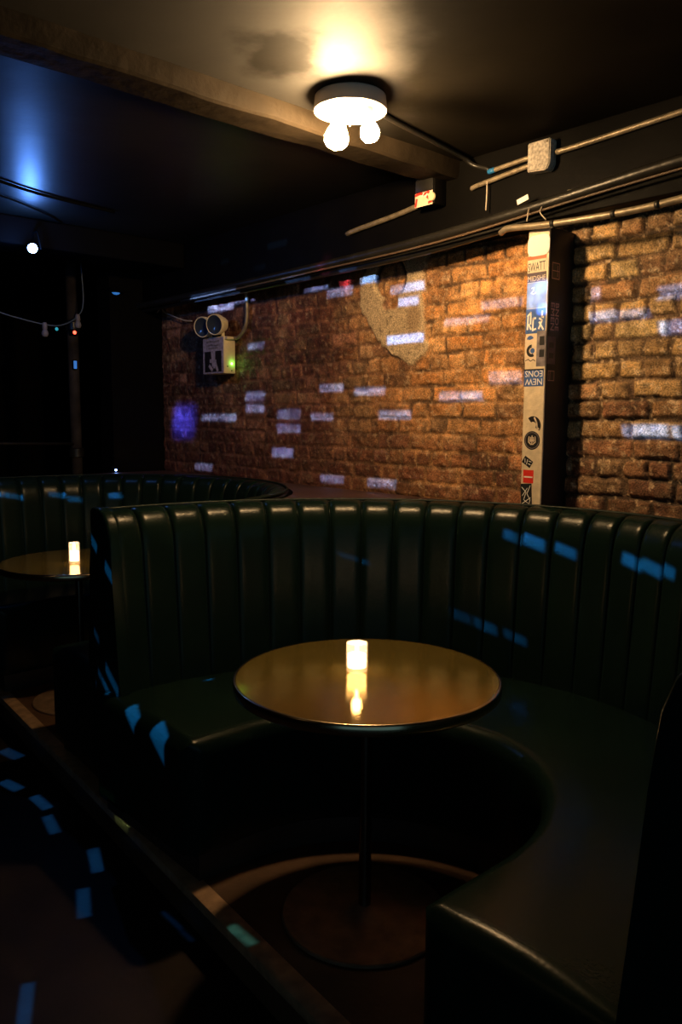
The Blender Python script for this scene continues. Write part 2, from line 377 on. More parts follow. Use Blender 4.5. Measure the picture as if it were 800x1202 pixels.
    hole2 = sstep(.045, .030, np.hypot((y-2.80)*.7, z-2.02)+.02*(fbm(y*25, z*25, 115)-.5))
    pm = pm*(1-hole)*(1-hole2)
    pc = mixc(A((.62, .48, .30))*o[..., None], A((.44, .32, .19)), fbm(y*10, z*10, 121)); pc = mixc(pc, A((.12, .08, .05)), sstep(.62, .8, fbm(y*60, z*60, 131))*.7)
    pc = mixc(pc, A((.30, .20, .11)), sstep(.06, .03, np.hypot((y-2.64)*1.0, (z-1.93)*.7))*.8)
    col = mixc(col, pc, pm); h = h*(1-pm) + pm*(.013 + .003*fine + .003*(fbm(y*14, z*14, 141)-.5))
    col = mixc(col, A((.02, .013, .01)), ring*sstep(-.02, .04, z-2.07+.3*(2.80-y))); h = h - .012*ring*sstep(2.0, 2.1, z)
    # straight joint beside the post
    sj = sstep(.010, .003, abs(y-1.995-.004*np.sin(z*40)))*sstep(1.93, 1.99, z)
    col = mixc(col, A((.015, .01, .008)), sj); h = h - .016*sj
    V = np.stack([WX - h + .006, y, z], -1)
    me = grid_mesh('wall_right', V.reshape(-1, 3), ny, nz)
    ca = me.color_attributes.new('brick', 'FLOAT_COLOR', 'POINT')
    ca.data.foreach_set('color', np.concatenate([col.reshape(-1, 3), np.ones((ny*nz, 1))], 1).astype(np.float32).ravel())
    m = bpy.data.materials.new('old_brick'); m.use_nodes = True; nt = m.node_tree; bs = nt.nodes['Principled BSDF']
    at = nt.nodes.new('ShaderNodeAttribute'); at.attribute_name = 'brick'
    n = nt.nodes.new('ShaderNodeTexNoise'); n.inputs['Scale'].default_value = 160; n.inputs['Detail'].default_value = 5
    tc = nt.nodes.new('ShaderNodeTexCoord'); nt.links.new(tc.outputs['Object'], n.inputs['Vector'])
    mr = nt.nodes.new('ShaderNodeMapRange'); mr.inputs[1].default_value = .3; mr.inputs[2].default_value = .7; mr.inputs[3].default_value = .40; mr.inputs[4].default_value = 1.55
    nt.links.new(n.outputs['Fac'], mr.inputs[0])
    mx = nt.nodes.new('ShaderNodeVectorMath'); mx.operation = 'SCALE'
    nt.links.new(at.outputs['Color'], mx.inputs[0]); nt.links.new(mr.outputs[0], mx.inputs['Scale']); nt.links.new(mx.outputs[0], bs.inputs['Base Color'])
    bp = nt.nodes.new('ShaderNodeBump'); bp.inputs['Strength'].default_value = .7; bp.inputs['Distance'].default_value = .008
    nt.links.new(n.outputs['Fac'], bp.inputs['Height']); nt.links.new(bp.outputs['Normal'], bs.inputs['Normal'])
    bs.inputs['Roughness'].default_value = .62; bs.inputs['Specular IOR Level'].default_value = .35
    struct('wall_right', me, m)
brick_wall()
struct('wall_right.001', boxm((WX+.02, -3, 0), (WX+.2, 8.5, ZC)), 'wall_dark')

# ---- soffit along the wall and the beam across the ceiling
struct('trim_2', boxm((2.70, -3, 2.2175), (WX+.02, 5.02, ZC), .004), 'black_paint')
def wavy_beam():
    n = 60; xs = np.linspace(-2.5, 2.70, n); bm = bmesh.new(); rings = []
    for i, x in enumerate(xs):
        j = lambda s: .006*(float(fbm(np.array(x*6.0), np.array(s*3.0), 17))-.5)*2
        rings.append([bm.verts.new((x, a, b)) for a, b in ((2.262+j(1), ZC), (2.272+j(2), ZC-.058+j(3)), (2.280+j(2), ZC-.066+j(3)), (2.405+j(4), ZC-.066+j(5)), (2.42+j(6), ZC))])
    for a, b in zip(rings, rings[1:]):
        for i in range(4): bm.faces.new((a[i], b[i], b[i+1], a[i+1]))
    bm.faces.new(rings[0]); bm.faces.new(rings[-1][::-1])
    return bm
struct('ceiling_beam', wavy_beam(), 'beam', 25)
struct('ceiling_beam.001', boxm((-3.8, 4.47, 2.38), (2.70, 4.75, ZC), .01), 'black_matte')

light('lamp_light', 'POINT', (-.9, -1.3, 2.36), FILL, WARM, shadow_soft_size=.03)   # the next ceiling lamp, behind the viewer
light('lamp_light', 'POINT', (-1.3, 2.0, 2.40), FILL*1.3, WARM, shadow_soft_size=.03)  # another one over the aisle
# ---- steel post boxed against the brick, white front and black flank
bm = boxm((2.672, 1.789, 0), (WX+.01, 1.886, 2.18), .003)
post = struct('pillar', bm, 'post_black', 40)
bm = boxm((2.665, 1.790, .9), (2.6735, 1.884, 2.178), .002)
front = obj('pillar_front', bm, 'white_card'); front['kind'] = 'structure'

# ------------------------------------------------------------------ banquettes
def u_path(c, xa, xb, n_arc=None):
    """plan path as (centre-offset frame): list of (base point, outward normal) as a function of arc parameter; u in [0, L]"""
    cx, cy = c
    def at(s, R):
        La = max(0., cx-xa); Lc = PI*R; Lb = max(0., cx-xb)
        if s < La: return Vector((xa+s, cy)), Vector((0, 1)), 'a'
        if s < La+Lc:
            t = PI/2 - (s-La)/R
            return Vector((cx, cy)), Vector((math.cos(t), math.sin(t))), 'c'
        return Vector((cx-(s-La-Lc), cy)), Vector((0, -1)), 'b'
    return at, (lambda R: max(0, cx-xa)+PI*R+max(0, cx-xb))
def squash(o, c, inv, k):
    for v in o.data.vertices:
        y = v.co.y + inv.y - c[1]
        if y < 0: v.co.y = c[1] + y*k - inv.y
def make_banquette(c, R, xa, xb, rseat, ch, phase, label, ztop=1.12, zseat=.475, detail=14, seat_ends=(0, 0), far=False, near=1.):
    t = thing('banquette', label, 'banquette', (c[0]+R*.8, c[1], 0))
    inv = Vector(t.location)
    at, Lf = u_path(c, xa, xb)
    dz = ztop-1.12
    # --- channelled backrest
    Rr = R-.05; L = Lf(Rr); n = int(round(L/ch)); S = []
    # seams at phase + k*ch
    k0 = math.ceil(-phase/ch); seams = [phase+k*ch for k in range(k0, int((L-phase)/ch)+1) if 0.03 < phase+k*ch < L-.03]
    edges = [0.] + seams + [L]
    us = []
    for a, b in zip(edges, edges[1:]):
        for i in range(detail):
            q = i/detail; q = .5-.5*math.cos(PI*q) if 0 < q < 1 else q; us.append((a + (b-a)*q, q))
    us.append((L, 0.))
    # profile (r offset from R, z, bulge)
    P = [(-.165, .40, .3), (-.155, .50, .7), (-.145, .60, .9), (-.135, .72, 1), (-.126, .84, 1), (-.119, .93, 1), (-.115, .98, 1.1), (-.109, 1.015, 1.25), (-.100, 1.045, 1.45), (-.087, 1.070, 1.6),
         (-.070, 1.089, 1.65), (-.050, 1.102, 1.5), (-.028, 1.110, 1.0), (-.010, 1.112, .4), (0, 1.10, 0), (0, .8, 0), (0, .4, 0), (0, .02, 0)]
    V = []
    for s, u in us:
        o, nrm, _ = at(s, Rr)
        bul = .014*(max(0., 1-abs(2*u-1)**7))**.55
        for i, (dr, z, bw) in enumerate(P):
            # local profile normal
            a = P[max(i-1, 0)]; b = P[min(i+1, len(P)-1)]
            tr, tz = b[0]-a[0], b[1]-a[1]; ll = math.hypot(tr, tz); nr, nz = -tz/ll, tr/ll
            q = bul*bw
            r = R + dr + nr*q; z2 = z + nz*q + (dz if z > .45 else 0)
            V.append((o.x+nrm.x*r-inv.x, o.y+nrm.y*r-inv.y, z2))
    me = grid_mesh('backrest', np.array(V), len(us), len(P))
    obj('backrest', me, 'leather', t)
    # --- piping along the top rear edge
    pts = []
    for s in np.linspace(0, L, 90):
        o, nrm, _ = at(s, Rr); r = R-.004; pts.append((o.x+nrm.x*r-inv.x, o.y+nrm.y*r-inv.y, 1.121+dz))
    obj('welt', tube(pts, .0065, 8, sub=1), 'leather_welt', t, True)
    # --- end panels closing the backrest
    for (x, sg) in ((xa, 1), (xb, -1)):
        out = [(.018, .02), (.018, 1.118), (.006, 1.130), (-.05, 1.131), (-.085, 1.118), (-.115, 1.085), (-.138, 1.03), (-.150, .9), (-.168, .7), (-.188, .50), (-.20, .42), (-.20, .02)]
        bm = bmesh.new(); A = []; B = []
        for r, z in out:
            yq = c[1] + sg*(R+r); zz = z + (dz if z > .45 else 0)
            A.append(bm.verts.new((x-.035-inv.x, yq-inv.y, zz))); B.append(bm.verts.new((x+.004-inv.x, yq-inv.y, zz)))
        fa = bm.faces.new(A); bm.faces.new(B[::-1])
        for i in range(len(A)):
            j = (i+1) % len(A); bm.faces.new((A[i], B[i], B[j], A[j]))
        bmesh.ops.bevel(bm, geom=list(fa.edges), offset=.012, segments=3, affect='EDGES', profile=.5)
        obj('end_panel', bm, 'leather', t, 45)
    # --- seat cushion, swept with rounded ends
    ra, rb = seat_ends
    at2, Lf2 = u_path(c, ra, rb)
    rm = (rseat+R-.12)/2; L2 = Lf2(rm)
    zf = .10; rr = .055
    prof = [(rseat+.012, zf), (rseat+.004, zf+.02), (rseat, zseat-rr)]
    for k in range(1, 9):
        a = PI/2*k/8; prof.append((rseat+rr*(1-math.cos(a)), zseat-rr+rr*math.sin(a)))
    for q in (.2, .4, .6, .8, 1.0):
        prof.append((rseat+rr+(R-.10-rseat-rr)*q, zseat + .012*math.sin(PI*min(1, q*1.1)) - .012*q))
    prof.append((R-.10, zf)); prof.append((rseat+.012, zf))
    ss = []
    er = .08
    for k in range(9):
        a = PI/2*k/8; ss.append((er*(1-math.cos(a)), er*(1-math.sin(a))))
    body = [(s, 0.) for s in np.linspace(er, L2-er, 70)]
    seq = [(s, i) for s, i in ss[:-1]] + body + [(L2-s, i) for s, i in reversed(ss[:-1])]
    V = []
    for s, ins in seq:
        o, nrm, _ = at2(s, rm)
        for r, z in prof:
            r = min(max(r, rseat+ins), R-.10); z = min(z, zseat+.012-ins*.9)
            V.append((o.x+nrm.x*r-inv.x, o.y+nrm.y*r-inv.y, z))
    me = grid_mesh('seat', np.array(V), len(seq), len(prof))
    bm = bmesh.new(); bm.from_mesh(me); bm.verts.ensure_lookup_table(); npf = len(prof)
    bm.faces.new([bm.verts[i] for i in range(npf-1)][::-1]); bm.faces.new([bm.verts[(len(seq)-1)*npf+i] for i in range(npf-1)])
    obj('seat', bm, 'leather', t, 50)
    # --- plinth
    at3, Lf3 = u_path(c, ra+.05, rb+.05); L3 = Lf3(rm); V = []
    pp = [(rseat+.03, .102), (rseat+.03, 0.002), (R-.06, .002), (R-.06, .102), (rseat+.03, .102)]
    sl = np.linspace(0, L3, 60)
    for s in sl:
        o, nrm, _ = at3(s, rm)
        for r, z in pp: V.append((o.x+nrm.x*r-inv.x, o.y+nrm.y*r-inv.y, z))
    me = grid_mesh('plinth', np.array(V), len(sl), len(pp)); bm = bmesh.new(); bm.from_mesh(me); bm.verts.ensure_lookup_table()
    bm.faces.new([bm.verts[i] for i in range(4)]); bm.faces.new([bm.verts[(len(sl)-1)*5+i] for i in range(4)])
    obj('plinth', bm, 'plinth', t, 30)
    if near != 1:
        for ch_ in [o for o in C.objects if o.parent == t]: squash(ch_, c, inv, near)
    return t
make_banquette((BC.x, BC.y), 1.26, 1.285, 1.15, .53, .1345, .102, 'large dark green channelled leather booth curving around the nearer round table', seat_ends=(1.20, 1.13), near=.85)
make_banquette((1.72, 3.765), .975, 1.40, 1.36, .42, .125, .03, 'dark green channelled leather booth at the far table, behind the nearer booth', ztop=1.10, detail=12, seat_ends=(1.36, 1.30), far=True)

# ---- filled ledge between the curved booth backs and the brick
poly = [(WX-.012, .42)]
a0 = math.asin((.42-BC.y)/1.0923)
for a in np.linspace(a0, math.radians(62), 30):
    poly.append((min(WX-.03, BC.x+1.285*math.cos(a)), BC.y+1.285*math.sin(a)*(.85 if a < 0 else 1)))
for a in np.linspace(math.radians(-72), math.radians(85), 30):
    poly.append((min(WX-.03, 1.72+1.0*math.cos(a)), 3.765+1.0*math.sin(a)))
poly += [(1.85, 5.0), (WX-.012, 5.0)]
# keep clear of the post
def clip_post(p):
    return p
led = bmesh.new(); prism(poly, 0.0, 1.083, led)
struct('ledge', led, 'ledge')

# ------------------------------------------------------------------ tables
def make_table(loc, label):
    t = thing('pedestal_table', label, 'table', loc)
    R = .38
    obj('tabletop', lathe([(0, .700), (R-.012, .700), (R-.008, .702), (R-.008, .7285), (R-.0095, .730), (0, .730)], 96), 'brass', t, 35)
    obj('edge_band', lathe([(R-.0078, .7005), (R-.002, .7005), (R, .703), (R+.0005, .716), (R, .727), (R-.003, .7302), (R-.0078, .7302)], 96), 'band', t, 50)
    obj('bracket', lathe([(0, .672), (.13, .690), (.135, .6995), (0, .6995)], 32), 'pole', t, 40)
    obj('pole', lathe([(.0185, .018), (.0185, .675)], 28), 'pole', t, True)
    obj('foot', lathe([(0, .001), (.243, .001), (.245, .003), (.245, .009), (.241, .012), (.10, .014), (.045, .019), (.03, .030), (.0186, .032)], 72), 'foot', t, 35)
    return t
T1 = Vector((1.533, 1.589, 0))
make_table(T1, 'round brass-topped pedestal table in the middle of the nearer booth')
T2 = Vector((1.68, 3.86, 0))
make_table(T2, 'small round pedestal table in the far booth, partly hidden by the nearer booth end')

def make_candle(loc, label, rad=.031, hh=.084):
    t = thing('votive_candle', label, 'candle', loc)
    obj('glass_holder', lathe([(0, .0005), (rad-.002, .0005), (rad, .003), (rad, hh-.001), (rad-.001, hh), (rad-.003, hh-.001), (rad-.003, .012), (0, .011)], 40), 'glass', t, 40)
    obj('wax', lathe([(0, .0125), (rad-.0045, .0125), (rad-.0045, hh*.60), (rad-.010, hh*.585), (0, hh*.58)], 32), 'wax', t, 40)
    obj('flame', lathe([(0, hh*.60), (.0035, hh*.66), (.005, hh*.74), (.0035, hh*.86), (.0012, hh*.97), (0, hh*1.01)], 14), 'flame', t, True)
    return t
make_candle((1.535, 1.633, .7303), 'lit glass votive candle standing on the nearer round table', .031, .084)
light('candle_glow', 'POINT', (1.535, 1.633, .7303+.10), CANDLE_POWER, (1, .62, .28), shadow_soft_size=.012)
make_candle((1.635, 3.80, .7303), 'lit glass votive candle on the far round table', .026, .105)
light('candle_glow', 'POINT', (1.635, 3.80, .7303+.12), CANDLE_POWER*.5, (1, .62, .28), shadow_soft_size=.012)

# ------------------------------------------------------------------ ceiling lamp
t = thing('ceiling_light', 'round white ceiling fixture with lit bare bulbs above the nearer table', 'lamp', LAMP)
obj('canopy', lathe([(0, -.0005), (.112, -.0005), (.119, -.006), (.123, -.046), (.122, -.052), (.117, -.053)], 56), 'porcelain', t, 40)
obj('dish', lathe([(.117, -.0525), (.110, -.046), (.08, -.038), (.035, -.033), (0, -.032)], 56), 'porcelain', t, True)
def bulb(par, base, tip, prof, m):
    base = Vector(base); d = Vector(tip)-base; L = d.length; d.normalize()
    mt = Matrix.Translation(base) @ d.to_track_quat('Z', 'Y').to_matrix().to_4x4()
    obj('socket', lathe([(0, -.004), (.020, -.004), (.0205, .030), (.017, .035), (0, .035)], 24, mtx=mt), 'porcelain', par, 40)
    obj('bulb', lathe([(r, .0355+z*(L-.0355)) for r, z in prof], 28, mtx=mt), m, par, True)
    return base, d, L
B0 = [(0, 0), (.013, 0), (.016, .12), (.026, .30), (.036, .50), (.041, .66), (.039, .80), (.029, .92), (.014, .985), (0, 1)]
B1 = [(0, 0), (.013, 0), (.018, .14), (.028, .34), (.033, .56), (.031, .76), (.022, .92), (.010, .985), (0, 1)]
bulbs = [((-.030, .012, -.036), (-.050, .020, -.178), B0, 'bulb', 1.0), ((.046, -.030, -.036), (.060, -.040, -.146), B1, 'bulb_dim', .30)]
for bs_, tp_, pf_, m_, k_ in bulbs:
    b_, d_, L_ = bulb(t, bs_, tp_, pf_, m_)
obj('pull_chain', tube([(.010, .012, -.034), (.016, .016, -.05), (.008, .022, -.062), (.016, .014, -.074), (.012, .016, -.092)], .0024, 6), 'steel', t, True)

# ------------------------------------------------------------------ conduits, cables and boxes on the soffit
def run(name, pts, r, m, label, cat, group=None, n=10, sub=6):
    return tag(obj(name, tube(pts, r, n, sub=sub), m, None, True), label, cat, group)
X = 2.536
run('conduit', OV([(X, -.4, 2.47-.016), (X, .6, 2.440), (X, 1.244, 2.413), (X, 1.571, 2.399), (X, 1.688, 2.396)]), .0105, 'conduit', 'bare metal conduit running from the right edge into the speckled grey box', 'conduit')
run('conduit', OV([(X, 1.793, 2.376), (X, 1.90, 2.366), (X, 2.049, 2.352), (X+.013, 2.07, 2.35)]), .0100, 'conduit', 'short bare conduit leaving the speckled grey box, lower of the two', 'conduit')
c_ = run('conduit', OV([(X, 1.793, 2.404), (X, 1.90, 2.398), (X, 1.965, 2.394)]), .0095, 'conduit', 'short conduit with a blue taped end, upper of two beside the grey box', 'conduit')
obj('tape', tube(OV([(X, 1.955, 2.3948), (X, 1.985, 2.3933)]), .0108, 10, sub=1), 'blue_tape', c_, True)
run('conduit', OV([(1.818, 1.915, 2.47-.012), (1.98, 1.982, 2.47-.012), (2.25, 2.03, 2.47-.012), (2.47, 2.068, 2.47-.014), (2.525, 2.05, 2.47-.04), (X, 1.99, 2.405), (X, 1.988, 2.398)]), .0095, 'conduit_black', 'dark conduit crossing the ceiling from the lamp to the soffit', 'conduit')
run('conduit', OV([(X, 2.318, 2.338), (X, 2.5, 2.318), (X, 2.727, 2.300), (X+.012, 2.80, 2.296)]), .012, 'conduit', 'bare conduit running left from the red and white stickered box', 'conduit')
run('pipe', OV([(X-.012, -.4, 2.33), (X-.012, .6, 2.295), (X-.012, 1.235, 2.262), (X-.012, 1.884, 2.212), (X-.012, 2.615, 2.178), (X-.012, 4.01, 2.160), (X-.012, 5.0, 2.158)]), .021, 'conduit_black', 'thick black pipe along the foot of the soffit, upper of the two', 'pipe')
run('pipe', OV([(X+.034, -.4, 2.25), (X+.034, .6, 2.217), (X+.034, 1.235, 2.204), (X+.030, 1.7, 2.192), (X+.02, 2.31, 2.152), (X+.02, 2.9, 2.142), (X+.02, 4.01, 2.138), (X+.02, 5.0, 2.14)]), .017, 'conduit_black', 'black pipe under the soffit just above the brick, lower of the two', 'pipe')
run('cable', OV([(X-.03, -.2, 2.27), (X-.03, .9, 2.245), (X-.03, 1.5, 2.215), (X-.03, 2.2, 2.165), (X-.03, 3.0, 2.148), (X-.03, 4.2, 2.133)]), .0045, 'brown_cable', 'thin brown cable strung below the black pipes', 'cable')
XC = 2.640
cz = lambda z: H+(z-H)*XC/2.79
cy_ = lambda y: y*XC/2.79
cd = run('conduit', [(2.664, cy_(2.13), 2.193), (2.655, cy_(2.11), 2.196), (XC+.006, cy_(2.07), cz(2.240)), (XC, cy_(1.895), cz(2.224)), (XC, cy_(1.67), cz(2.214)), (XC, cy_(1.468), cz(2.213)), (XC, cy_(1.2), cz(2.226)), (XC, .25, cz(2.27))], .0125, 'conduit', 'bare conduit along the top of the brick wall above the post', 'conduit')
for yy, z_ in ((1.60, 2.2125), (1.43, 2.2135), (1.86, 2.222)):
    obj('clip', tube([(XC, cy_(yy-.008), cz(z_)), (XC, cy_(yy+.008), cz(z_))], .0150, 12, sub=1), 'conduit_black', cd, True)
run('tie_wire', [(XC-.012, cy_(1.975), cz(2.236)+.012), (XC-.005, cy_(1.975), cz(2.236)+.045), (2.66, cy_(1.99), 2.262), (2.690, cy_(2.0), 2.275)], .0022, 'wire', 'thin tie wire holding the conduit above the post, longer one', 'wire')
run('tie_wire', [(XC-.012, cy_(1.885), cz(2.224)+.014), (XC-.004, cy_(1.92), cz(2.224)+.05), (2.67, cy_(1.93), 2.268)], .0022, 'wire', 'thin tie wire holding the conduit above the post, shorter one', 'wire')
run('hanger_wire', OV([(2.528, 1.985, 2.355), (2.526, 1.983, 2.31), (2.524, 1.984, 2.25)]), .0028, 'wire', 'short hanging wire on the soffit between the two boxes', 'wire')

t = thing('junction_box', 'speckled grey junction box on the black soffit', 'electrical box', (2.699, 1.741*K, H+.93*K))
bm = bmesh.new()
pts = [(-.050, -.036), (-.036, -.057), (.050, -.050), (.050, .055), (-.050, .055)]
a = [bm.verts.new((0, y, z)) for y, z in pts]; b = [bm.verts.new((-.046, y, z)) for y, z in pts]
bm.faces.new(a); bm.faces.new(b[::-1])
for i in range(5): j = (i+1) % 5; bm.faces.new((a[i], b[i], b[j], a[j]))
bmesh.ops.bevel(bm, geom=bm.edges[:], offset=.004, segments=2, affect='EDGES')
obj('cover', bm, 'box_grey', t, 40)
bm = bmesh.new()
for yy, zz in ((-.038, .044),): lathe([(0, .002), (.004, .002), (.0045, 0), (.0045, -.002)], 12, bm, Matrix.Translation((-.047, yy, zz)) @ Matrix.Rotation(-PI/2, 4, 'Y'))
obj('screw', bm, 'conduit', t, True)
t = thing('junction_box', 'dark junction box with a torn red and white sticker on the soffit', 'electrical box', (2.699, 2.259*K, H+.905*K))
obj('housing', boxm((-.075, -.058, -.060), (0, .055, .075), .006), 'black_paint', t, 40)
obj('cover', boxm((-.081, -.050, .0), (-.0755, .048, .070), .003), 'conduit_black', t, 40)
obj('knockout', lathe([(0, .008), (.016, .008), (.018, .004), (.018, 0)], 20, None, Matrix.Translation((-.0755, -.045, -.030)) @ Matrix.Rotation(-PI/2, 4, 'Y')), 'cream', t, 40)

# ------------------------------------------------------------------ stickers
def text_bm(bm, s, size, width, mtx, th=.0006):
    cu = bpy.data.curves.new('t', 'FONT'); cu.body = s; cu.size = size; cu.align_x = 'CENTER'; cu.align_y = 'CENTER'; cu.resolution_u = 2; cu.extrude = th/2
    o = bpy.data.objects.new('t', cu); C.objects.link(o)
    dg = bpy.context.evaluated_depsgraph_get(); me = bpy.data.meshes.new_from_object(o.evaluated_get(dg))
    vs = [v.co for v in me.vertices]
    if vs and width:
        x0 = min(v.x for v in vs); x1 = max(v.x for v in vs); y0 = min(v.y for v in vs); y1 = max(v.y for v in vs)
        k = width/(x1-x0); ky = size/(y1-y0)
        for v in me.vertices: v.co.x = (v.co.x-(x0+x1)/2)*k; v.co.y = (v.co.y-(y0+y1)/2)*ky
    me.transform(mtx); bm.from_mesh(me)
    C.objects.unlink(o); bpy.data.objects.remove(o); bpy.data.curves.remove(cu); bpy.data.meshes.remove(me)
# frame on the post's front: local x -> image right (world -y), local y -> up, local z -> towards the room (-x)
def frontM(y, z, x=2.6648, rot=0.): return Matrix(((0, 0, -1, x), (-1, 0, 0, y), (0, 1, 0, z), (0, 0, 0, 1))) @ Matrix.Rotation(rot, 4, 'Z')
def sideM(x, z, y=1.7888, rot=0.): return Matrix(((1, 0, 0, x), (0, 0, -1, y), (0, 1, 0, z), (0, 0, 0, 1))) @ Matrix.Rotation(rot, 4, 'Z')
def card(mtx, w_, h_, th=.0006, rad=0., n=5):
    bm = bmesh.new(); pts = []
    if rad:
        for cx, cy, a0 in ((w_/2-rad, h_/2-rad, 0), (-w_/2+rad, h_/2-rad, 90), (-w_/2+rad, -h_/2+rad, 180), (w_/2-rad, -h_/2+rad, 270)):
            for k in range(n+1): a = math.radians(a0+90*k/n); pts.append((cx+rad*math.cos(a), cy+rad*math.sin(a)))
    else: pts = [(w_/2, -h_/2), (w_/2, h_/2), (-w_/2, h_/2), (-w_/2, -h_/2)]
    prism(pts, 0, th, bm); bmesh.ops.transform(bm, matrix=mtx, verts=bm.verts); return bm
def sticker(label, mtx, w_, h_, m, rad=0., th=.0006, lines=(), extra=()):
    o = obj('sticker', card(mtx, w_, h_, th, rad), m); tag(o, label, 'sticker', 'stickers on the post')
    for (s, size, width, dx, dy, rot, mm) in lines:
        bm = bmesh.new(); text_bm(bm, s, size, width, mtx @ Matrix.Translation((dx, dy, th+.0004)) @ Matrix.Rotation(rot, 4, 'Z')); obj('lettering', bm, mm, o)
    for (nm, bmf, mm) in extra: obj(nm, bmf(mtx @ Matrix.Translation((0, 0, th+.0003))), mm, o)
    return o
def strokes(polys, wd=.0035):
    """ink strokes: flat ribbons along polylines, as one printed mark"""
    def f(mtx):
        bm = bmesh.new()
        for k, pl_ in enumerate(polys):
            for (x0, y0), (x1, y1) in zip(pl_, pl_[1:]):
                d = Vector((x1-x0, y1-y0)); n = Vector((-d.y, d.x)).normalized()*wd/2; e = d.normalized()*wd*.3
                z = .0002+k*.00002
                vs = [bm.verts.new(mtx @ Vector((px, py, z))) for px, py in ((x0-e.x+n.x, y0-e.y+n.y), (x0-e.x-n.x, y0-e.y-n.y), (x1+e.x-n.x, y1+e.y-n.y), (x1+e.x+n.x, y1+e.y+n.y))]
                bm.faces.new(vs)
        return bm
    return f
def disc(r0, r1, a0=0, a1=360, cx=0, cy=0, n=32, th=.0003):
    def f(mtx):
        bm = bmesh.new(); m_ = n if a1-a0 >= 360 else n+1; vi = []; vo = []
        for k in range(n+1):
            a = math.radians(a0+(a1-a0)*k/n)
            vi.append(bm.verts.new(mtx @ Vector((cx+r0*math.cos(a), cy+r0*math.sin(a), th)))); vo.append(bm.verts.new(mtx @ Vector((cx+r1*math.cos(a), cy+r1*math.sin(a), th))))
        for k in range(n): bm.faces.new((vi[k], vo[k], vo[k+1], vi[k+1]))
        return bm
    return f
yc = 1.838
sticker('rounded pale blank sticker at the top of the post', frontM(1.836, 2.118), .098, .078, 's_white', .024, .0022)
sticker('sticker with an orange red band over jagged black lettering, below the blank one', frontM(yc+.004, 2.050), .084, .062, 's_cream', 0, .0008,
        lines=[('SWATT', .034, .078, 0, -.010, .04, 's_black')], extra=[('band', lambda m: card(m @ Matrix.Translation((0, .024, 0)), .084, .014, .0003), 's_orange')])
sticker('dark purple strip sticker reading MIDSHE', frontM(yc+.003, 2.000), .086, .036, 's_purple', 0, .0006, lines=[('MIDSHE', .020, .080, 0, -.004, 0, 's_cream')])
sticker('glossy slate blue sticker on the upper post', frontM(yc+.002, 1.932), .088, .096, 's_greyblue', 0, .0006,
        extra=[('curl', strokes([[(-.022, .028), (-.010, .030), (-.014, .018), (-.024, .010), (-.012, .004), (-.004, .010)]], .004), 's_white')])
sticker('blue sticker with tall white brush lettering', frontM(yc+.002, 1.835), .090, .094, 's_blue', 0, .0006,
        extra=[('lettering', strokes([[(-.036, -.03), (-.034, .02)], [(-.036, .02), (-.022, .034), (-.022, -.01)], [(-.012, -.035), (-.010, .01), (.0, .01)], [(-.012, -.035), (.002, -.03)],
               [(.016, -.03), (.03, .0), (.018, .008)], [(.030, .034), (.028, .014), (.036, .012)], [(.018, -.006), (.036, -.034)], [(-.03, -.012), (-.02, -.03)]], .007), 's_white')])
sticker('cream sticker with a dark ring and blue centre', frontM(1.857, 1.728), .056, .108, 's_cream', .010, .0006,
        extra=[('ring', disc(.012, .024, 90, 300, .004, -.006), 's_black'), ('dot', disc(0, .010, 0, 360, .008, -.006), 's_blue'), ('patch', disc(0, .016, 20, 170, -.004, .036), 's_blue'),
               ('scrawl', strokes([[(-.024, -.044), (-.01, -.038), (.0, -.046), (.012, -.04), (.022, -.046)]], .003), 's_black')])
sticker('pale grey torn sticker with two dark blocks, wrapped at the post edge', frontM(1.811, 1.728), .040, .135, 's_grey', 0, .0007,
        extra=[('block', lambda m: card(m @ Matrix.Translation((.004, .030, 0)), .022, .034, .0003), 's_black'), ('block', lambda m: card(m @ Matrix.Translation((.004, -.018, 0)), .022, .028, .0003), 's_black')])
sticker('blue and white sticker with NEW EONS lettering upside down', frontM(1.840, 1.618, rot=PI), .090, .066, 's_blue', 0, .0006,
        lines=[('NEW', .024, .078, 0, .016, 0, 's_white'), ('EONS', .024, .080, 0, -.015, 0, 's_white')], extra=[('edge', lambda m: card(m @ Matrix.Translation((0, -.031, 0)), .090, .005, .0003), 's_black')])
def half_arc(m):
    bm = disc(.014, .036, -35, 130, -.010, -.012)(m); return bm
o = obj('sticker', half_arc(frontM(1.826, 1.445, 2.6645)), 's_black'); tag(o, 'black crescent sticker above the round black one', 'sticker', 'stickers on the post')
obj('mark', strokes([[(-.004, .018), (.006, .0), (.010, -.02), (.016, -.026)]], .007)(frontM(1.826, 1.445, 2.6640)), 's_cream', o)
o = obj('sticker', disc(0, .0365, 0, 360, 0, 0, 40)(frontM(1.838, 1.374, 2.6645)), 's_black'); tag(o, 'round black sticker with a pale emblem', 'sticker', 'stickers on the post')
obj('emblem', strokes([[(-.014, .014), (-.016, -.006), (-.004, -.016)], [(.014, .014), (.016, -.006), (.004, -.016)], [(0, .018), (0, -.016)], [(-.010, .0), (.010, .0)], [(-.006, .012), (-.007, -.006)], [(.006, .012), (.007, -.006)]], .0045)(frontM(1.838, 1.374, 2.6640)), 's_cream', o)
obj('rim', disc(.030, .0325, 0, 360)(frontM(1.838, 1.374, 2.6641)), 's_grey', o)
sticker('small tilted black sticker with white scratches, above the red square', frontM(1.856, 1.289, rot=-.55), .044, .030, 's_black', 0, .0006,
        extra=[('scratch', strokes([[(-.016, .004), (-.008, -.008)], [(-.004, .008), (.002, -.010)], [(.004, .006), (.016, .010)], [(.008, -.004), (.018, -.002)]], .0025), 's_white')])
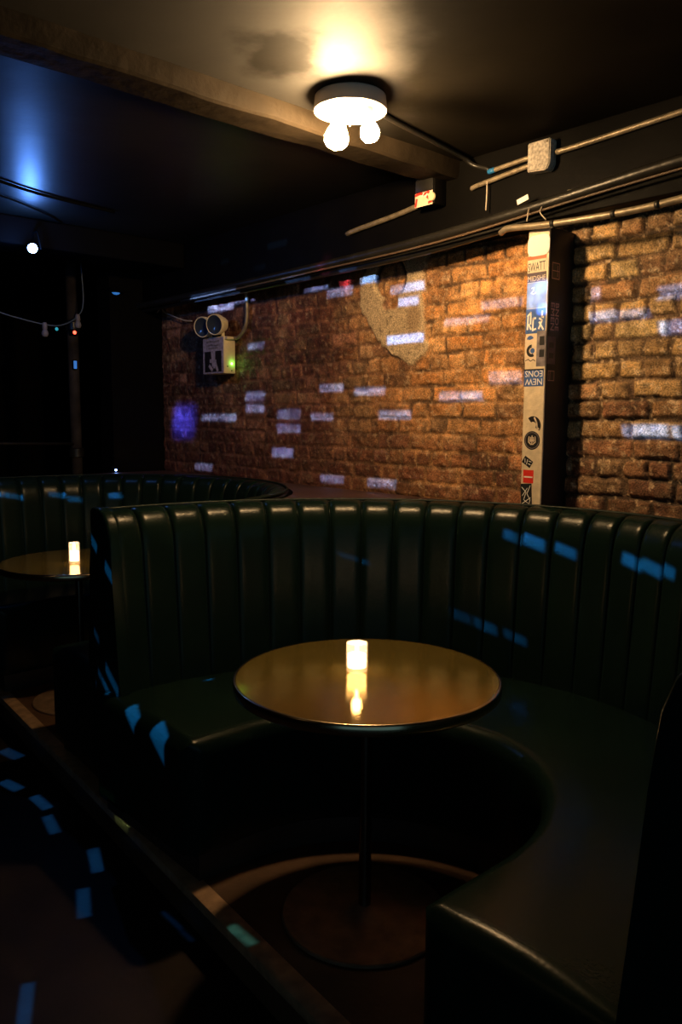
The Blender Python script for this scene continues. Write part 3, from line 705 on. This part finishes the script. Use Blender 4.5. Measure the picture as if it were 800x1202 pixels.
sticker('small red square sticker with a white bar', frontM(1.850, 1.231), .048, .052, 's_red', 0, .0006, extra=[('bar', lambda m: card(m @ Matrix.Translation((0, -.002, 0)), .040, .0055, .0003), 's_white')])
sticker('black scribbled sticker at the foot of the visible post', frontM(1.857, 1.158, rot=.06), .052, .088, 's_black', 0, .0006,
        extra=[('scribble', strokes([[(-.02, .03), (.0, .01), (-.012, -.02), (.01, -.035)], [(.02, .036), (.004, .004), (.018, -.02), (.012, -.04)], [(-.018, -.004), (.006, .026)], [(-.02, -.036), (.02, -.012)]], .0028), 's_white')])
sticker('faint framed print high on the black flank of the post', sideM(2.712, 2.022, rot=0), .056, .066, 's_black', 0, .0006,
        extra=[('frame', strokes([[(-.024, -.029), (.024, -.029), (.024, .029), (-.024, .029), (-.024, -.029)], [(-.024, .0), (.024, .0)], [(.012, -.02), (.012, .02)]], .003), 's_dimred')])
sticker('vertical sticker reading BNOE on the black flank of the post', sideM(2.715, 1.850, rot=-PI/2), .118, .062, 's_black', 0, .0006,
        lines=[('BNOE', .024, .104, 0, .015, 0, 's_dimred'), ('EMEN', .024, .104, 0, -.015, 0, 's_dimred')])
sticker('dull grey sticker on the black flank below the lettered one', sideM(2.700, 1.722), .056, .105, 's_purple', 0, .0006, extra=[('bar', lambda m: card(m @ Matrix.Translation((0, .02, 0)), .03, .02, .0003), 's_black'), ('bar', lambda m: card(m @ Matrix.Translation((0, -.02, 0)), .03, .02, .0003), 's_black')])
sticker('small faded red print lowest on the black flank of the post', sideM(2.704, 1.625), .05, .045, 's_black', 0, .0006, extra=[('frame', strokes([[(-.02, -.018), (.02, -.018), (.02, .018), (-.02, .018), (-.02, -.018)], [(-.008, -.018), (-.008, .018)]], .0028), 's_dimred')])
# ink scribbles straight on the white post
# torn sticker on the box
o = obj('sticker', card(frontM(2.262*K, H+.876*K, 2.6235), .100, .058, .0006), 's_cream'); tag(o, 'torn red and white sticker on the dark junction box', 'sticker')
obj('print', strokes([[(-.046, .022), (-.02, .026), (.0, .020), (.03, .024)], [(-.046, -.024), (-.040, .004)], [(.02, .006), (.044, -.010)], [(.03, -.02), (.046, -.016)]], .011)(frontM(2.262*K, H+.876*K, 2.6225)), 's_red', o)
obj('print', strokes([[(-.01, .012), (.0, .024)], [(.008, .008), (.02, .018)]], .006)(frontM(2.262*K, H+.876*K, 2.6223)), 's_white', o)
# small label plates on the soffit
tag(obj('label_plate', card(frontM(1.62*K, H+.790*K, 2.6985), .050, .022, .001), 'cream'), 'small dim yellow label plate on the soffit above the brick', 'label')
tag(obj('label_plate', card(frontM(1.80*K, H+.79*K, 2.650, .25), .052, .020, .001), 's_white'), 'white tag stuck on the thick black pipe', 'label')

# ------------------------------------------------------------------ emergency light on the brick
t = thing('emergency_light', 'cream twin-head emergency light with a dark poster on the brick wall', 'emergency light', (2.835, 4.228, 1.83))
inv = Vector(t.location)
bm = bmesh.new(); box(bm, (2.745-inv.x, 4.112-inv.y, 1.722-inv.z), (2.828-inv.x, 4.345-inv.y, 1.945-inv.z), .006); obj('housing', bm, 'cream', t, 40)
for (yy, zz) in ((4.303, 2.010), (4.165, 2.014)):
    d = Vector((-.93, -.30, -.12)).normalized(); mt = Matrix.Translation(Vector((2.725, yy, zz))-inv) @ d.to_track_quat('Z', 'Y').to_matrix().to_4x4()
    h_ = obj('lamp_head', lathe([(0, -.085), (.022, -.083), (.030, -.070), (.045, -.062), (.047, -.030), (.060, -.022), (.063, -.004), (.063, .016), (.060, .020), (.056, .018)], 32, None, mt), 'cream', t, 40)
    obj('lens', lathe([(.056, .016), (.035, .006), (.012, .0), (0, -.001)], 32, None, mt), 'lens', h_, True)
    obj('neck', tube([Vector((2.770, yy-.006, 1.94))-inv, Vector((2.775, yy+.002, 1.975))-inv, Vector((2.770, yy+.012, 2.005))-inv], .011, 10), 'cream', t, True)
obj('bracket', boxm(Vector((2.75, 4.085, 1.925))-inv, Vector((2.80, 4.113, 1.94))-inv, .002), 'cream', t)
obj('indicator', lathe([(0, .004), (.005, .003), (.006, 0)], 12, None, Matrix.Translation(Vector((2.800, 4.1115, 1.782))-inv) @ Matrix.Rotation(PI/2, 4, 'X')), 'green_led', t, True)
light('indicator_glow', 'POINT', (2.805, 4.095, 1.782), .05, (.2, 1, .1), shadow_soft_size=.005)
for zz in (1.74, 1.765):
    bm = bmesh.new(); lathe([(0, .002), (.004, .0015), (.0045, 0)], 10, bm, Matrix.Translation(Vector((2.77 if zz > 1.75 else 2.80, 4.1118, zz))-inv) @ Matrix.Rotation(PI/2, 4, 'X'))
    obj('button', bm, 's_black', t)
o = obj('poster', card(frontM(4.230, 1.832, 2.7445), .225, .215, .0008), 's_mauve'); tag(o, 'black and white poster stuck on the front of the emergency light', 'poster')
Mx = frontM(4.230, 1.832, 2.7432)
obj('dark_panel', card(Mx @ Matrix.Translation((0, -.035, 0)), .185, .125, .0003), 's_black', o)
obj('figure', strokes([[(-.01, .02), (.0, -.06)], [(.015, .022), (.012, -.07)], [(-.03, -.03), (.03, -.035)], [(-.04, -.06), (-.01, -.085)], [(.03, -.05), (.05, -.09)]], .022)(Mx @ Matrix.Translation((0, 0, .0008))), 's_mauve', o)
obj('lettering', strokes([[(-.075, .085), (-.03, .088), (.02, .084), (.07, .088)], [(-.07, .062), (-.02, .066), (.03, .060), (.07, .064)], [(-.05, .045), (.05, .047)]], .010)(Mx), 's_grey', o)
run('conduit', [(2.812, 4.098, 1.935), (2.815, 4.06, 1.938), (2.82, 4.00, 1.985), (2.818, 3.975, 2.06), (2.815, 3.972, 2.150), (2.81, 3.972, 2.225)], .011, 'conduit', 'bent grey conduit rising from the emergency light to the soffit', 'conduit')
run('wire', [(2.80, 5.005, 2.17), (2.79, 4.93, 2.19), (2.80, 4.90, 2.16), (2.815, 4.70, 2.095), (2.825, 4.60, 2.08)], .0045, 'wire', 'loose pale wire sticking out beyond the emergency light', 'wire')

# ------------------------------------------------------------------ dark far end of the room
t = thing('spotlight', 'small glowing blue spotlight under the far ceiling beam', 'spotlight', (1.615*K, 4.13*K, H+.84*K))
d = Vector((-.37, -.90, -.18)).normalized(); mt = d.to_track_quat('Z', 'Y').to_matrix().to_4x4()
obj('housing', lathe([(0, -.09), (.028, -.088), (.027, -.08), (.028, .0), (.025, .004)], 28, None, mt), 'black_matte', t, 40)
obj('lens', lathe([(.025, .003), (.022, .009), (.012, .015), (0, .017)], 28, None, mt), 'blue_led', t, True)
obj('yoke', tube([Vector((.045, 0, 0)), Vector((.045, .01, .03)), Vector((.045, .04, .10)), Vector((.045, .08, .10))], .006, 8), 'black_matte', t, True)
light('spot_glow', 'POINT', Vector((1.615*K, 4.13*K, H+.84*K)) + d*.05, BLUE_POWER, (.10, .30, 1.0), shadow_soft_size=.028)
run('cable', OV([(.4, 3.55, 2.47-.006), (1.1, 3.58, 2.47-.010), (1.5, 3.72, 2.47-.008), (1.9, 3.80, 2.47-.006)]), .007, 'black_matte', 'black cable across the blue-lit ceiling, the nearer one', 'cable')
run('cable', OV([(.9, 3.75, 2.47-.006), (1.35, 3.86, 2.47-.008), (1.65, 4.05, 2.47-.008), (1.8, 4.2, 2.47-.006)]), .005, 'black_matte', 'black cable across the blue-lit ceiling, the one next to the beam', 'cable')
# standpipe by the back
t = thing('standpipe', 'dark vertical pipe rising behind the far booth', 'pipe', (2.30, 5.25, 0))
obj('pipe', tube([(0, 0, 0), (0, 0, ZC)], .036, 20, sub=1), 'pipe_worn', t, True)
obj('collar', lathe([(.037, 1.18), (.048, 1.185), (.048, 1.24), (.037, 1.245)], 20), 'conduit_black', t, 40)
obj('collar', lathe([(.037, 2.02), (.048, 2.025), (.048, 2.08), (.037, 2.085)], 20), 'conduit_black', t, 40)
# cable with lamp holders
t = thing('festoon_cable', 'sagging cable with two unlit lamp holders at the dark end', 'cable', (2.0, 4.95, 2.0))
pts = [Vector(p) for p in ((-1.2, -.2, .16), (-.45, 0, .105), (-.20, .02, .055), (.0, .02, .022), (.12, .04, .030), (.25, .1, .10), (.30, .12, .2), (.30, .14, .47))]
obj('cable', tube(pts, .0045, 8), 'cable_grey', t, True)
for p in (pts[3], pts[5]):
    obj('lamp_holder', lathe([(0, .012), (.012, .012), (.016, .0), (.016, -.025), (.013, -.03), (.020, -.045), (.022, -.06), (.014, -.074), (0, -.078)], 18, None, Matrix.Translation(p)), 'holder', t, 40)
t = thing('indicator_lamp', 'tiny red indicator light in the dark beyond the far booth', 'indicator light', (2.14, 4.85, 1.975))
obj('body', boxm((-.02, .004, -.02), (.02, .04, .02), .004), 'black_matte', t)
obj('lens', lathe([(0, .010), (.007, .008), (.011, 0)], 14, None, Matrix.Translation((0, .004, 0)) @ Matrix.Rotation(PI/2, 4, 'X')), 'red_led', t, True)
t = thing('indicator_lamp', 'dim blue light high on the dark back wall', 'indicator light', (2.50, 5.008, 2.27))
obj('body', boxm((-.05, -.03, .0), (.05, .008, .03), .005), 'black_matte', t)
obj('lens', lathe([(0, -.018), (.014, -.012), (.022, 0)], 14, None, Matrix.Diagonal((1.3, 1, .8, 1))), 'blue_led_dim', t, True)
t = thing('indicator_lamp', 'pinpoint blue light just above the far booth back', 'indicator light', (2.465, 5.018, 1.10))
obj('body', boxm((-.03, -.010, -.03), (.03, 0, .03), .004), 'black_matte', t)
obj('lens', lathe([(0, .006), (.005, .004), (.007, 0)], 12, None, Matrix.Translation((0, -.010, 0)) @ Matrix.Rotation(PI/2, 4, 'X')), 'blue_led', t, True)
t = thing('indicator_lamp', 'faint teal light on the sagging cable between its two holders', 'indicator light', (2.075, 4.965, 2.000))
obj('body', boxm((-.012, .004, -.008), (.012, .02, .010), .003), 'black_matte', t)
obj('lens', lathe([(0, .006), (.008, .004), (.011, 0)], 12, None, Matrix.Translation((0, .004, 0)) @ Matrix.Rotation(PI/2, 4, 'X')), 'teal_led', t, True)
t = thing('indicator_lamp', 'small upright blue light on the standpipe behind the far booth', 'indicator light', (2.290, 5.205, 1.80))
obj('body', boxm((-.016, -.002, -.032), (.016, .008, .032), .003), 'black_matte', t)
obj('lens', boxm((-.011, -.006, -.026), (.011, -.0015, .026), .002), 'blue_led_dim', t)
tag(obj('rail', tube([(1.2, 5.06, 1.300), (2.24, 5.16, 1.275)], .010, 8, sub=1), 'conduit_black', None, True), 'thin horizontal rail in the dark behind the far booth, meeting the standpipe', 'rail')
